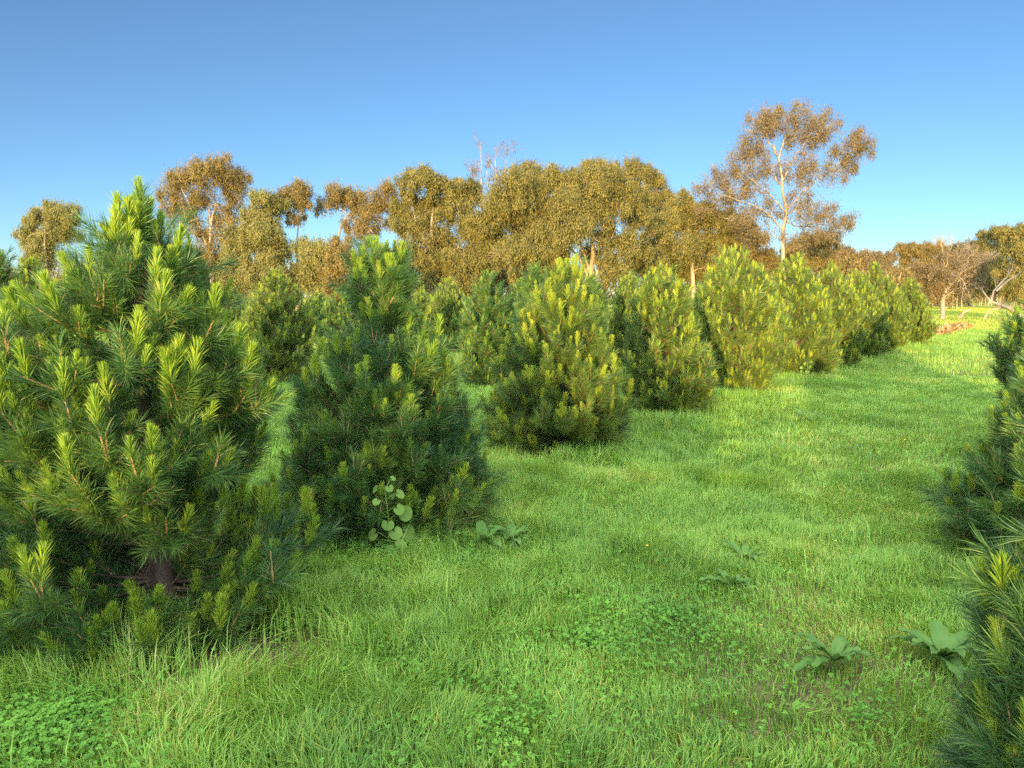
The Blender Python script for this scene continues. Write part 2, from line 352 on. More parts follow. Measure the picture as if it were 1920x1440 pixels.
def pine(name, label, base, prof, seed, lod='mid', nb=85, fresh=.5, mult=1.45, group='sheared pines in planted rows', lowest=.1, cat='pine tree', fsize=1.0, trunk_r=.045, lobe=.22, rise=1.0, gap=None, gold=''):
    """prof: list of (height, radius, x offset of the outline centre). A pine with whorled, upturned branches."""
    rng = np.random.default_rng(seed); q = LOD[lod]; nb = int(nb*mult)
    prof = np.array(prof, float); prof = prof[np.argsort(prof[:, 0])]; H = prof[-1, 0]; prof[:, 0] *= (H-(.19 if lod == 'near' else .12))/H; H = prof[-1, 0]
    whorl = rng.uniform(.21, .28); tier = rng.uniform(.07, .15)
    Rz = lambda z: np.interp(z, prof[:, 0], prof[:, 1])*(1+tier*np.sin(np.asarray(z)*6.283/whorl)); Ox = lambda z: np.interp(z, prof[:, 0], prof[:, 2])
    r0 = root(name, (base[0], base[1], float(gz(base[0], base[1]))), label, cat, group)
    wood, twood = [], []
    zt = np.linspace(-.03, H*.97, 12); wob = np.cumsum(rng.normal(0, .008, (12, 2)), 0)
    tp = np.stack([wob[:, 0]+Ox(zt)*(zt/H)*.8, wob[:, 1], zt], 1); tr = trunk_r*(1-zt/H*.88)+.002; tr[0] *= 1.25
    trunk_at = lambda z: np.array([np.interp(z, zt, tp[:, 0]), np.interp(z, zt, tp[:, 1]), z])
    wood.append(tube(tp, tr, 8))
    # branch end heights weighted by outline radius
    zz = np.linspace(prof[0, 0], H*.985, 400); wgt = (Rz(zz)+.10)*np.where(zz < .45, 1.6, 1)*np.where(zz < .22, 1.5, 1); cdf = np.cumsum(wgt)/wgt.sum()
    pos, D, sc_, fp, fD = [], [], [], [], []
    for i in range(nb):
        ze = float(np.interp((i+rng.random())/nb, cdf, zz)); az = i*2.39996+rng.normal(0, .3)
        lb = 1+lobe*(2*lat(az*2.2+seed, ze*5, 1.0, seed)-1)
        re = max(.04, Rz(ze)*rng.uniform(.86, 1.04)*lb)
        end = np.array([Ox(ze)+re*math.cos(az), re*math.sin(az), ze])
        if gap and gap[0] < ze < gap[1] and abs((az-gap[2]+math.pi) % (2*math.pi)-math.pi) < gap[3]: continue
        zs = ze-re*rng.uniform(.45, .85)*rise; zs = round(zs/whorl)*whorl+rng.normal(0, .04); zs = min(max(zs, lowest+rng.uniform(0, .16)), ze-.02) if ze > lowest+.1 else ze
        st = trunk_at(zs)
        mid = st*.45+end*.55; mid[2] = zs+(ze-zs)*.25-.02
        path = bez(st, mid, end, 7); Lb = np.linalg.norm(end-st)
        rb = (.009*min(1, Lb/.6)+.003)*np.linspace(1, .35, 7)
        wood.append(tube(path, rb, 5 if lod == 'near' else 4))
        out = np.array([math.cos(az), math.sin(az), 0])
        nt_ = max(4, int(q['nt']*(.5+Lb)))
        ts = np.concatenate([[1.0], 1-.62*rng.random(nt_-1)**1.3])
        for t in np.arange(.93, .07 if lod == 'near' else .38, -.16/max(Lb, .2)):      # needles along the branch itself
            k = min(int(t*6), 5); f = t*6-k; pos.append(path[k]*(1-f)+path[k+1]*f); D.append(path[k+1]-path[k]); sc_.append(.95)
        for j, t in enumerate(ts):
            k = min(int(t*6), 5); f = t*6-k; p = path[k]*(1-f)+path[k+1]*f; tan = norm(path[k+1]-path[k])
            if j == 0: d = norm(tan*.6+np.array([0, 0, .75])+rng.normal(0, .12, 3)); s = rng.uniform(.8, 1.15)
            else:
                side = np.cross(tan, [0, 0, 1]); side = norm(side)*rng.choice([-1, 1])
                d = norm(tan*.55+side*rng.uniform(.1, .85)+np.array([0, 0, 1])*rng.uniform(-.05, .8)+out*.25); s = rng.uniform(.6, 1.1)*(.65+.35*t)
            # keep twig inside the outline
            tipp = p+d*.2*s; rr = math.hypot(tipp[0]-Ox(tipp[2]), tipp[1]); lim = Rz(min(tipp[2], H))+.10
            if ze > .84*H: d = norm(d+np.array([0, 0, .8])); s *= .8
            if tipp[2] > H+.02: s *= .55
            elif rr > lim*1.12: d = norm(d-out*.6+np.array([0, 0, .5])); s *= .8
            pos.append(p); D.append(d); sc_.append(s)
            tip = p+d*.19*s
            twood.append((p, tip))
            if rng.random() < fresh*(1 if j == 0 else .62)*(.45+.55*t):
                fd = norm(d*.5+np.array([0, 0, 1.])+rng.normal(0, .15, 3))
                for c in range(rng.choice([1, 1, 2]) if j == 0 else 1):
                    fp.append(tip-d*.02); fD.append(norm(fd+rng.normal(0, .16*(c > 0), 3)))
    for z in np.arange(H*.35, H*.92, .10):      # foliage close to the stem
        for c in range(3):
            a = rng.uniform(0, 6.283); pos.append(trunk_at(z)); D.append(norm(np.array([math.cos(a), math.sin(a), rng.uniform(.3, 1.2)]))); sc_.append(rng.uniform(.8, 1.2))
    # leader
    top = trunk_at(H*.95)
    for c in range(3):
        pos.append(top-np.array([0, 0, .05+.09*c])); D.append(norm(np.array([0, 0, 1.])+rng.normal(0, .12, 3))); sc_.append(.85)
    for c in range(4): fp.append(top+np.array([0, 0, .05*(c == 0)])+np.array([0, 0, .06])*(c < 2)+rng.normal(0, .02, 3)*(c > 0)); fD.append(norm(np.array([0, 0, 1.])+rng.normal(0, .3 if c else .03, 3)))
    pos = np.array(pos); D = np.array(D); s = np.array(sc_); fp = np.array(fp); fD = np.array(fD)
    ok = pos[:, 2] > .02; pos, D, s = pos[ok], D[ok], s[ok]
    pick = rng.integers(0, 5, len(pos)); ch = []
    for v in range(5):
        m = pick == v
        if m.any(): ch.append(stamp(q['T'][v], pos[m], D[m], s[m], rng))
    mesh('trunk', [merge(wood)], [M['pine_bark']], r0, smooth=True)
    tw = []
    for a, b in twood: tw.append(tube(np.array([a, (a+b)/2, b]), [.0045, .004, .0028], 3))
    mesh('twig', [merge(tw)], [M['twig']], r0)
    mesh('foliage', ch, [M['needle'+gold]], r0)
    if len(fp):
        pick = rng.integers(0, 3, len(fp)); ch = []; fs = fsize*rng.uniform(.6, 1.35, len(fp))
        for v in range(3):
            m = pick == v
            if m.any(): ch.append(stamp(q['F'][v], fp[m], fD[m], fs[m], rng))
        mesh('fresh_shoots', ch, [M['fresh'+gold]], r0)
    return r0, trunk_at

def outline(cx, Y, pts, base=None, sh=.13):
    """pts: (y pixel, left pixel, right pixel) -> profile rows (height, radius, offset)"""
    x0 = P(cx, 720, Y)[0]; out = []
    for py, l, r in pts:
        a, b = P(l, py, Y), P(r, py, Y)
        out.append((max(a[2], .03), max((b[0]-a[0])/2-sh*min(1, max(.6, (b[0]-a[0])/2/.45)), .01), (a[0]+b[0])/2-x0))
    return (x0, Y), out

# front row, from the camera away to the right
b, pr = outline(290, 3.6, [(328, 245, 268), (370, 205, 320), (440, 145, 385), (520, 60, 425), (600, 10, 455), (700, -30, 500), (800, -60, 525), (880, -55, 515), (925, -40, 440), (960, -50, 430), (1010, -60, 545), (1070, -50, 565), (1120, -40, 550), (1175, 30, 480)], sh=.15)
t1, at1 = pine('pine_tree', 'tall nearest pine in left foreground with shaggy brown trunk showing below its crown', b, pr, 1, 'near', nb=150, fresh=.62, trunk_r=.06, fsize=1.25, lobe=.28, gap=(.20, .70, -1.137, .45), mult=1.35, rise=.5)
b, pr = outline(722, 5.2, [(425, 700, 750), (455, 655, 780), (500, 650, 785), (535, 662, 778), (565, 685, 762), (592, 688, 768), (620, 612, 825), (680, 570, 860), (760, 555, 885), (850, 538, 905), (930, 528, 925), (975, 560, 915), (1005, 610, 880)])
pine('pine_tree', 'pine with a bushy round topknot above a narrow neck, second along the front row', b, pr, 2, 'near', nb=150, fresh=.42, lobe=.24, trunk_r=.05, fsize=1.1, lowest=.14)
b, pr = outline(1075, 7.5, [(468, 1045, 1080), (500, 1020, 1105), (560, 985, 1120), (620, 955, 1145), (700, 920, 1170), (780, 912, 1182), (830, 925, 1170), (865, 960, 1140)])
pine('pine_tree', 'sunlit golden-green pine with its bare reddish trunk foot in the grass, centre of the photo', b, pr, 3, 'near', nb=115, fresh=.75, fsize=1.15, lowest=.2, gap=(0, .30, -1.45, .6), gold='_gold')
b, pr = outline(1250, 10, [(492, 1228, 1255), (530, 1195, 1285), (590, 1178, 1300), (650, 1165, 1330), (710, 1160, 1345), (760, 1175, 1320), (790, 1195, 1300)])
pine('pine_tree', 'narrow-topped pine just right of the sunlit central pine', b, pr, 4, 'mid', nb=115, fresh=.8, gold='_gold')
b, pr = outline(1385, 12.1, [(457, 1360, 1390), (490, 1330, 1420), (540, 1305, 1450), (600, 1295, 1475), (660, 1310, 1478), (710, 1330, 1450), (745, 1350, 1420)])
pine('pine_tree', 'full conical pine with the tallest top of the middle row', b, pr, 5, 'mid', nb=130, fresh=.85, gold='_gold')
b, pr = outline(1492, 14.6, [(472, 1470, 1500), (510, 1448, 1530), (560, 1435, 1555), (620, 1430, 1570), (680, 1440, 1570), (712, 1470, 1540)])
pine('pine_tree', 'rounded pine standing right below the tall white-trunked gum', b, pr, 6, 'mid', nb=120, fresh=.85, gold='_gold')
for i, (cx, Y, top, hw, lab) in enumerate([
    (1558, 17.0, 488, 62, 'pine with a slim pointed top, fourth from the far end of the row'),
    (1605, 19.6, 504, 60, 'low pine wedged between two taller ones near the far end of the row'),
    (1640, 21.8, 487, 58, 'steep pointed pine, last but one at the far end of the row'),
    (1706, 25.2, 518, 46, 'small rounded pine closing the far end of the row beside the sunny grass')]):
    by = 720-FPX*math.tan(math.atan(-1.6/Y)+PITCH)*-1 if False else 555+1.6*FPX/Y
    b, pr = outline(cx, Y, [(top, cx-8, cx+8), (top+25, cx-hw*.38, cx+hw*.38), (top+60, cx-hw*.75, cx+hw*.75), (top+95, cx-hw*1.03, cx+hw*1.03), (by-20, cx-hw*.9, cx+hw*.9), (by-4, cx-hw*.55, cx+hw*.55)])
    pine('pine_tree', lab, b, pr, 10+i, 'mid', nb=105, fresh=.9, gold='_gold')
# rows further back
for i, (cx, Y, top, hw, lab, fr) in enumerate([
    (520, 14.0, 500, 78, 'broad dark pine with yellow candle tips, seen between the two nearest pines', .9),
    (915, 13.4, 503, 58, 'dark shaded pine standing left of the sunlit central pine', .3),
    (1003, 12.6, 490, 45, 'shaded pine half hidden behind the left side of the sunlit central pine', .3),
    (1108, 15.5, 508, 40, 'pine peeping out behind the right side of the sunlit central pine', .5),
    (642, 22, 533, 48, 'small distant pine behind the left shoulder of the topknot pine', .6),
    (840, 22, 520, 48, 'sunlit distant pine right of the topknot pine', .8),
    (790, 26, 537, 34, 'distant pine touching the right side of the topknot pine neck', .7),
    (1178, 17.5, 509, 42, 'small sunlit pine top between the central pine and its right neighbour', .8),
    (1425, 19.5, 494, 42, 'pine top behind the tallest conical pine on its right', .8),
    (1310, 20, 545, 42, 'low pine top behind, left of the tallest conical pine', .7),
    (55, 13.5, 475, 45, 'yellowish sunlit pine top behind the left edge of the nearest pine', .9),
    (-5, 8.6, 462, 62, 'dark shaded pine cut by the left edge of the photo', .1),
    (432, 24, 535, 50, 'pine behind the right shoulder of the nearest pine', .5),
    (975, 27, 520, 34, 'faint distant pine top left of the central pine', .6),
    (596, 30, 545, 34, 'far pine low behind the broad dark candle-tipped pine', .6)]):
    by = 555+1.6*FPX/Y
    b, pr = outline(cx, Y, [(top, cx-6, cx+6), (top+(by-top)*.13, cx-hw*.45, cx+hw*.45), (top+(by-top)*.32, cx-hw*.8, cx+hw*.8), (top+(by-top)*.6, cx-hw, cx+hw), (top+(by-top)*.88, cx-hw*.9, cx+hw*.9), (by-3, cx-hw*.6, cx+hw*.6)])
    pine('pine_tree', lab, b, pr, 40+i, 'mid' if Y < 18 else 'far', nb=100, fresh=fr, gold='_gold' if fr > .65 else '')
# right-hand row beside the lane
PR = [(2.2, .03, 0), (2.0, .18, 0), (1.7, .36, 0), (1.3, .56, 0), (.9, .70, 0), (.5, .74, 0), (.2, .6, 0), (.06, .4, 0)]
def rowpine(x, y, s, r, seed, lab, lod='mid', **k):
    return pine('pine_tree', lab, (x, y), [(z*s, q*r, o) for z, q, o in PR], seed, lod, **k)
def mir(c, pts): return [(y, l, 2*c-l) for y, l in pts]
b, pr = outline(2100, 2.0, mir(2090, [(860, 2060), (940, 1960), (1060, 1885), (1180, 1830), (1300, 1790), (1440, 1780), (1600, 1800), (1700, 1880)]), sh=.2)
pine('pine_tree', 'low pine in the bottom right corner with long needles and upright shoots', b, pr, 61, 'near', nb=110, fresh=.32, fsize=1.3, lobe=.2)
b, pr = outline(2110, 4.3, mir(2110, [(500, 2095), (600, 2000), (700, 1905), (800, 1865), (900, 1830), (960, 1800), (1080, 1775), (1160, 1775), (1230, 1810)]), sh=.2)
pine('pine_tree', 'dark spreading pine at the right edge of the photo beside the lane', b, pr, 62, 'near', nb=135, fresh=.45, lobe=.12)
b, pr = outline(2010, 7.4, mir(2010, [(480, 1995), (540, 1950), (600, 1895), (680, 1878), (760, 1885), (850, 1920)]))
pine('pine_tree', 'next pine of the right-hand row, only its needle tips inside the right edge', b, pr, 63, 'mid', nb=90, fresh=.5)

# dead needles caught round the trunk of the nearest pine
def skirt():
    rng = np.random.default_rng(77); n = 1500
    z = rng.uniform(.30, .72, n); a = rng.uniform(0, 6.283, n); c = np.array([at1(v) for v in z])
    out = np.stack([np.cos(a), np.sin(a), np.zeros(n)], 1)
    p0 = c+out*rng.uniform(.03, .11, n)[:, None]*np.interp(z, [.3, .55, .72], [.5, 1, .8])[:, None]
    d = norm(out*.35+np.array([0, 0, -1.])+rng.normal(0, .45, (n, 3))); p2 = p0+d*rng.uniform(.05, .10, n)[:, None]
    wv = norm(np.cross(d, rng.normal(size=(n, 3))))*.0013
    V = np.stack([p0-wv, p0+wv, p2], 1).reshape(-1, 3)
    mesh('dead_needles', [(V, np.arange(3*n).reshape(-1, 3))], [M['dead']], t1)
skirt()

# pines of the same plantation behind the camera: their shadows lie over the lane
def copy_tree(o, loc, rz, s):
    r = o.copy(); C.objects.link(r); r.location = loc; r.rotation_euler = (0, 0, rz); r.scale = (s, s, s)
    for ch in o.children: c = ch.copy(); C.objects.link(c); c.parent = r
    return r
bb = [rowpine(-3.45, 1.2, 1.0, .95, 71, 'pine behind the camera', 'far', nb=110, fresh=.3),
      rowpine(-9.5, -9.4, 1.0, 1.1, 72, 'pine behind the camera', 'far', nb=110, fresh=.3)]
k = 0
for nrow, t0, n in ((-3.85, -14.5, 5), (-.2, -16, 6), (3.2, -15.0, 6), (-7.4, -11.5, 5), (6.6, -12, 6), (10, -10, 5)):
    for i in range(n):
        t = t0-2.5*i; p = NN*nrow+U*t
        copy_tree(bb[k % 2][0], (p[0]+.15*math.sin(k*3.1), p[1], 0), k*1.7, 1+.14*math.sin(k*2.3)); k += 1

# ------------------------------------------------------------------ gums and other far trees
LEAF = (np.array([[0, 0, 0], [.5, -.42, .04], [0, -1, 0], [-.5, -.42, .04]]), np.array([[0, 1, 2, 3]]))
def leaves(pos, size, aspect, rng, droop=1.3, nrm=None):
    n = len(pos)
    d = norm(rng.normal(0, .75, (n, 3))+np.array([0, 0, -droop])); s = norm(np.cross(d, rng.normal(size=(n, 3)) if nrm is None else nrm+rng.normal(0, .38, (n, 3))))
    L = size*rng.uniform(.7, 1.35, n)[:, None]; W = L*aspect
    V = np.stack([pos, pos+d*L*.42+s*W/2, pos+d*L, pos+d*L*.42-s*W/2], 1).reshape(-1, 3)
    return V, np.arange(4*n).reshape(-1, 4)

def gum(label, base, trunk, lobes, seed, mat='gum', bark='gum_bark', r0=.28, dens=1.0, leaf=.18, sub=7, name='gum_tree', cat='gum tree', group='gum trees beyond the plantation', depth=.8, aspect=.34, airy=.14, limbs=()):
    """trunk: list of (px,py); lobes: (px,py,rpx[,dy depth offset[,density]]) all at depth base[1]; crown of leaf sprays hung on real limbs"""
    rng = np.random.default_rng(seed); Y = base[1]; mpp = Y/FPX
    b = P(base[0], 720, Y); b[2] = 0
    r = root(name, tuple(b), label, cat, group)
    tp = np.array([[0, 0, -.1]]+[P(x, y, Y)-b for x, y in trunk]); 
    tp[1:, 1] += rng.normal(0, .25, len(tp)-1)
    m = 5*len(tp); u = np.linspace(0, len(tp)-1, m); tt = np.stack([np.interp(u, np.arange(len(tp)), tp[:, i]) for i in range(3)], 1)
    for _ in range(2): tt[1:-1] = (tt[:-2]+tt[1:-1]*2+tt[2:])/4
    tr = np.linspace(r0, r0*.28, m); wood = [tube(tt, tr, 9)]
    lp = []; ln_ = []
    nodes = [(tt[k], tr[k]) for k in range(m//4, m)]
    for lm in limbs:
        q = np.array([P(x, y, Y)-b for x, y in lm]); q[0] = tt[np.argmin(np.linalg.norm(tt-q[0], axis=1))]; dyy = rng.uniform(-1, 1)*rng.uniform(1, 2.5) if len(limbs) < 6 or rng.random() < .7 else 0
        q[1:, 1] += dyy*np.linspace(.4, 1, len(q)-1); u = np.linspace(0, len(q)-1, 12); pth = np.stack([np.interp(u, np.arange(len(q)), q[:, i]) for i in range(3)], 1)
        pth[1:-1] = (pth[:-2]+pth[1:-1]*2+pth[2:])/4; pth[1:-1] += rng.normal(0, .05, (10, 3)); rr_ = np.linspace(r0*.4, r0*.13, 12)
        wood.append(tube(pth, rr_, 7)); nodes += [(pth[q2], rr_[q2]) for q2 in range(2, 12)]
    info = []
    for lb in lobes:
        px, py, rp = lb[:3]; dy = lb[3] if len(lb) > 3 else rng.uniform(-1, 1)*rp*mpp*1.7*depth; dn = lb[4] if len(lb) > 4 else 1
        info.append((P(px, py, Y+dy)-b, rp*mpp, dn))
        for q_ in range(3 if Y < 100 else 1):      # small side bunches break the outline of the clump
            vv = norm(rng.normal(0, 1, 3)*np.array([1, .7, .8])+np.array([0, 0, -.1])); info.append((info[-1-q_][0]+vv*rp*mpp*np.array([1.15, .8, .95]), rp*mpp*rng.uniform(.26, .46), dn*.8))
    info.sort(key=lambda q: np.linalg.norm(q[0]-tt[-1])*.5+np.min(np.linalg.norm(tt-q[0], axis=1)))
    for c, rad, dn in info:
        NP = np.array([q[0] for q in nodes]); v = c-NP; dist = np.linalg.norm(v, axis=1)
        cost = dist*(1+.9*np.clip(.35-v[:, 2]/np.maximum(dist, .1), 0, 2))
        k = int(np.argmin(cost)); st = nodes[k][0]; L0 = dist[k]
        mid = st*.55+c*.45+rng.normal(0, .10, 3)*L0; mid[2] += .10*L0*rng.uniform(-1, .6)
        nn = 9; path = bez(st, mid, c, nn); path[1:-1] += rng.normal(0, .035*L0, (nn-2, 3)); rl = max(.03, min(nodes[k][1]*.7, .035+.022*L0))
        rp_ = np.linspace(rl, max(rl*.4, .025), nn)
        wood.append(tube(path, rp_, 6)); nodes += [(path[q], rp_[q]) for q in range(3, nn)]
        ns = int((sub if rad > .8 else sub*.4)*(1+rad*.6))
        for j in range(ns):
            v = rng.normal(size=3); v[2] = abs(v[2])*.8+.1 if rng.random() < .75 else v[2]; v = norm(v)
            e = c+v*rad*np.array([.95, .95, .75])*rng.uniform(.7, 1)
            s0 = path[rng.integers(4, 9)]; md = (s0+e)/2+rng.normal(0, .12*rad, 3); pb = bez(s0, md, e, 5)
            wood.append(tube(pb, np.linspace(rl*.35, .012, 5), 4))
            if rng.random() < .8:
                e2 = pb[3]+norm(v+rng.normal(0, .7, 3))*rad*.45; wood.append(tube(bez(pb[2], (pb[2]+e2)/2+rng.normal(0, .06*rad, 3), e2, 4), np.linspace(rl*.18, .01, 4), 3))
        # sprays: small clumps in the upper shell of the lobe, each a bunch of hanging leaves
        rad *= 1.16; area = 4*math.pi*rad*rad
        nsp = int(area*5.2*dens*dn)+6
        nc = int(rng.integers(10, 15)); cv = norm(rng.normal(size=(nc, 3))); cv[:, 2] = np.where(rng.random(nc) < .6, np.abs(cv[:, 2]), cv[:, 2])
        cc = c+cv*(rad*rng.uniform(.25, .82, nc))[:, None]*np.array([1, 1, .85]); cs = rad*rng.uniform(.18, .36, nc)
        pk = rng.integers(0, nc, nsp); v = rng.normal(0, 1, (nsp, 3)); v = norm(v)*rng.uniform(.55, 1.15, (nsp, 1)); v[:, 2] = np.where(rng.random(nsp) < .6, np.abs(v[:, 2]), v[:, 2]*1.3)
        sp = cc[pk]+v*cs[pk][:, None]*np.array([1.1, 1.1, .85])
        fr = rng.random(nsp) < airy; sp[fr] = c+(norm(rng.normal(size=(nsp, 3)))*(rad*rng.random(nsp)**.4)[:, None])[fr]*np.array([1, 1, .9])
        nl = int(34*max(.5, (.2/leaf)))
        o = rng.normal(0, 1, (nsp, nl, 3))*np.array([.15, .15, .24])*(1+.8*airy)*(.7+.3*min(rad, 2.5)); 
        lp.append((sp[:, None]+o).reshape(-1, 3)); on = norm((sp-cc[pk]*.65-c*.35+np.array([0, 0, .25]))[:, None]/max(rad*.3, .3)*.5+o*3.2); ln_.append(on.reshape(-1, 3))
    lp = np.concatenate(lp)
    mesh('trunk', [merge(wood)], [M[bark]], r, smooth=True)
    mesh('crown', [leaves(lp, leaf, aspect, rng, 1.5, np.concatenate(ln_))], [M[mat]], r)
    return r

gum('bronze-tinted gum low behind the left edge of the nearest pine', (90, 78), [(92, 540), (88, 470), (90, 430)],
    [(58, 440, 24), (75, 415, 24), (105, 405, 26), (130, 400, 20), (95, 445, 26), (60, 470, 22), (120, 440, 26), (90, 480, 30)], 301, 'gum_pale', r0=.2, dens=.75)
gum('tall open gum with bronze top and pale forked stems, right of the nearest pine top', (398, 76), [(397, 520), (395, 470), (400, 420), (405, 380)],
    [(322, 352, 24), (350, 338, 28), (380, 325, 26), (408, 322, 28), (435, 335, 26), (448, 360, 20), (350, 385, 26, 0, .6), (385, 378, 28, 0, .5), (425, 395, 26, 0, .45), (440, 420, 26, 0, .45), (360, 425, 26, 0, .4), (410, 440, 28, 0, .5), (395, 480, 30, 0, .8), (335, 400, 26, 0, .5), (440, 455, 20, 0, .5)], 302, 'gum_brown', r0=.24, dens=.5, sub=10, airy=.4, limbs=[[(395, 480), (370, 410), (345, 350)], [(397, 460), (425, 400), (442, 350)], [(400, 420), (385, 360), (380, 330)]])
gum('golden olive gum with two slender bare stems on its right side', (548, 72), [(545, 520), (525, 480), (515, 440), (510, 400)],
    [(497, 378, 22), (515, 395, 24), (478, 408, 24), (462, 445, 28), (440, 470, 26), (495, 440, 32), (450, 500, 34), (500, 490, 32), (530, 470, 26), (475, 530, 36), (520, 530, 30), (430, 520, 28)], 303, 'gum_pale', r0=.24, limbs=[[(530, 500), (490, 450), (460, 430)], [(520, 470), (500, 420), (480, 400)]])
gum('slim gum with small rounded top standing clear against the sky', (560, 74), [(560, 520), (557, 450), (562, 400)],
    [(545, 368, 20), (565, 360, 20), (572, 385, 16, 0, .6), (535, 385, 18, 0, .6), (555, 410, 16, 0, .4)], 304, 'gum_brown', r0=.16, dens=.7)
gum('round pale olive bush between two open gums', (598, 70), [(598, 540), (596, 500)],
    [(575, 470, 24), (602, 475, 26), (590, 505, 32), (615, 500, 24), (570, 520, 28), (610, 540, 30)], 305, 'gum_pale', r0=.14, dens=.9)
gum('golden bush behind the left side of the topknot pine', (660, 66), [(660, 545), (660, 520)],
    [(640, 480, 26), (665, 500, 30), (630, 530, 30), (690, 520, 34), (650, 550, 30), (700, 555, 28), (730, 540, 26)], 306, 'gum_brown', r0=.14, dens=.9)
gum('leaning gum with a bare forked white trunk and thin bronze clumps', (618, 76), [(618, 500), (630, 460), (640, 420), (655, 400)],
    [(612, 388, 16, 0, .8), (628, 366, 20), (650, 378, 18), (668, 372, 20), (680, 395, 22), (705, 372, 20, 0, .8), (725, 362, 20, 0, .8), (700, 410, 24, 0, .8), (735, 385, 20, 0, .5), (680, 440, 26), (655, 420, 12, 0, .3)], 307, 'gum_brown', r0=.2, dens=.5, airy=.4)
gum('big olive gum with rounded clumps left of the bare twigs', (815, 74), [(818, 520), (812, 470), (810, 420), (812, 390)],
    [(768, 345, 26), (795, 338, 26), (820, 350, 22), (842, 362, 24), (862, 352, 18), (880, 375, 26), (858, 395, 26), (765, 380, 22, 0, .7), (790, 400, 24, 0, .6), (790, 440, 30, 0, .8), (830, 440, 26, 0, .6), (760, 430, 26), (870, 430, 24, 0, .8), (840, 480, 30), (790, 490, 34), (870, 500, 36), (820, 520, 34), (760, 480, 26), (735, 500, 28), (745, 400, 20), (805, 388, 24), (828, 402, 22), (895, 455, 26), (880, 535, 34), (750, 530, 32)], 308, 'gum', r0=.3, limbs=[[(812, 480), (785, 430), (768, 360)], [(812, 460), (845, 420), (868, 375)], [(815, 500), (850, 470), (880, 440)]])
gum('huge dense spreading gum with fanned pinkish limbs under its crown', (1112, 70), [(1112, 540), (1108, 510), (1112, 480), (1110, 440)],
    [(960, 352, 36), (1000, 345, 34), (935, 395, 38), (1045, 352, 38), (1080, 360, 34), (1120, 345, 34), (1155, 355, 36), (1010, 400, 48, -1), (1070, 400, 50, -2), (1130, 395, 46, -1.5), (1180, 380, 34), (965, 430, 44), (1020, 450, 46, -2), (1085, 445, 42, -2.5), (920, 450, 34), (1195, 420, 32, 1), (950, 480, 36), (1000, 500, 32, -1), (1180, 470, 34, -1), (1140, 460, 26, 1), (1050, 490, 26, -1), (1155, 510, 34), (1205, 500, 34), (905, 420, 26), (1100, 480, 20, 2), (1060, 530, 30, 1)], 309, 'gum', 'gum_bark_b', r0=.42, dens=.85, depth=1, limbs=[[(1112, 530), (1085, 485), (1050, 440)], [(1112, 530), (1130, 490), (1150, 440)], [(1112, 525), (1100, 490), (1088, 450)], [(1112, 540), (1150, 515), (1195, 500)], [(1112, 535), (1135, 500), (1172, 460)], [(1112, 545), (1060, 510), (1000, 480)]])
gum('dark-topped gum rising behind the huge dense gum', (1190, 84), [(1190, 520), (1185, 430), (1188, 370)],
    [(1100, 318, 20), (1125, 316, 20), (1155, 322, 18), (1185, 318, 20), (1210, 326, 18), (1232, 345, 20), (1250, 372, 20), (1220, 380, 26), (1255, 395, 22), (1170, 345, 20)], 310, 'gum', r0=.34, dens=.9)
gum('olive gum right of the huge dense gum with hanging clumps', (1300, 76), [(1300, 530), (1298, 480), (1290, 440)],
    [(1285, 385, 24), (1255, 420, 28), (1290, 425, 34), (1325, 405, 22), (1345, 420, 24), (1240, 460, 30), (1285, 470, 34, -1), (1325, 460, 30), (1265, 500, 32), (1310, 505, 30), (1230, 495, 28), (1350, 460, 26), (1360, 500, 26)], 311, 'gum', 'gum_bark_b', r0=.3, dens=1.05)
gum('bronze gum left behind the foot of the tall white-trunked gum', (1395, 82), [(1395, 530), (1390, 470)],
    [(1365, 415, 22), (1390, 425, 24), (1375, 450, 26), (1410, 455, 24), (1395, 485, 28), (1430, 490, 24), (1370, 500, 26), (1420, 520, 26)], 312, 'gum_brown', r0=.24, dens=1.0)
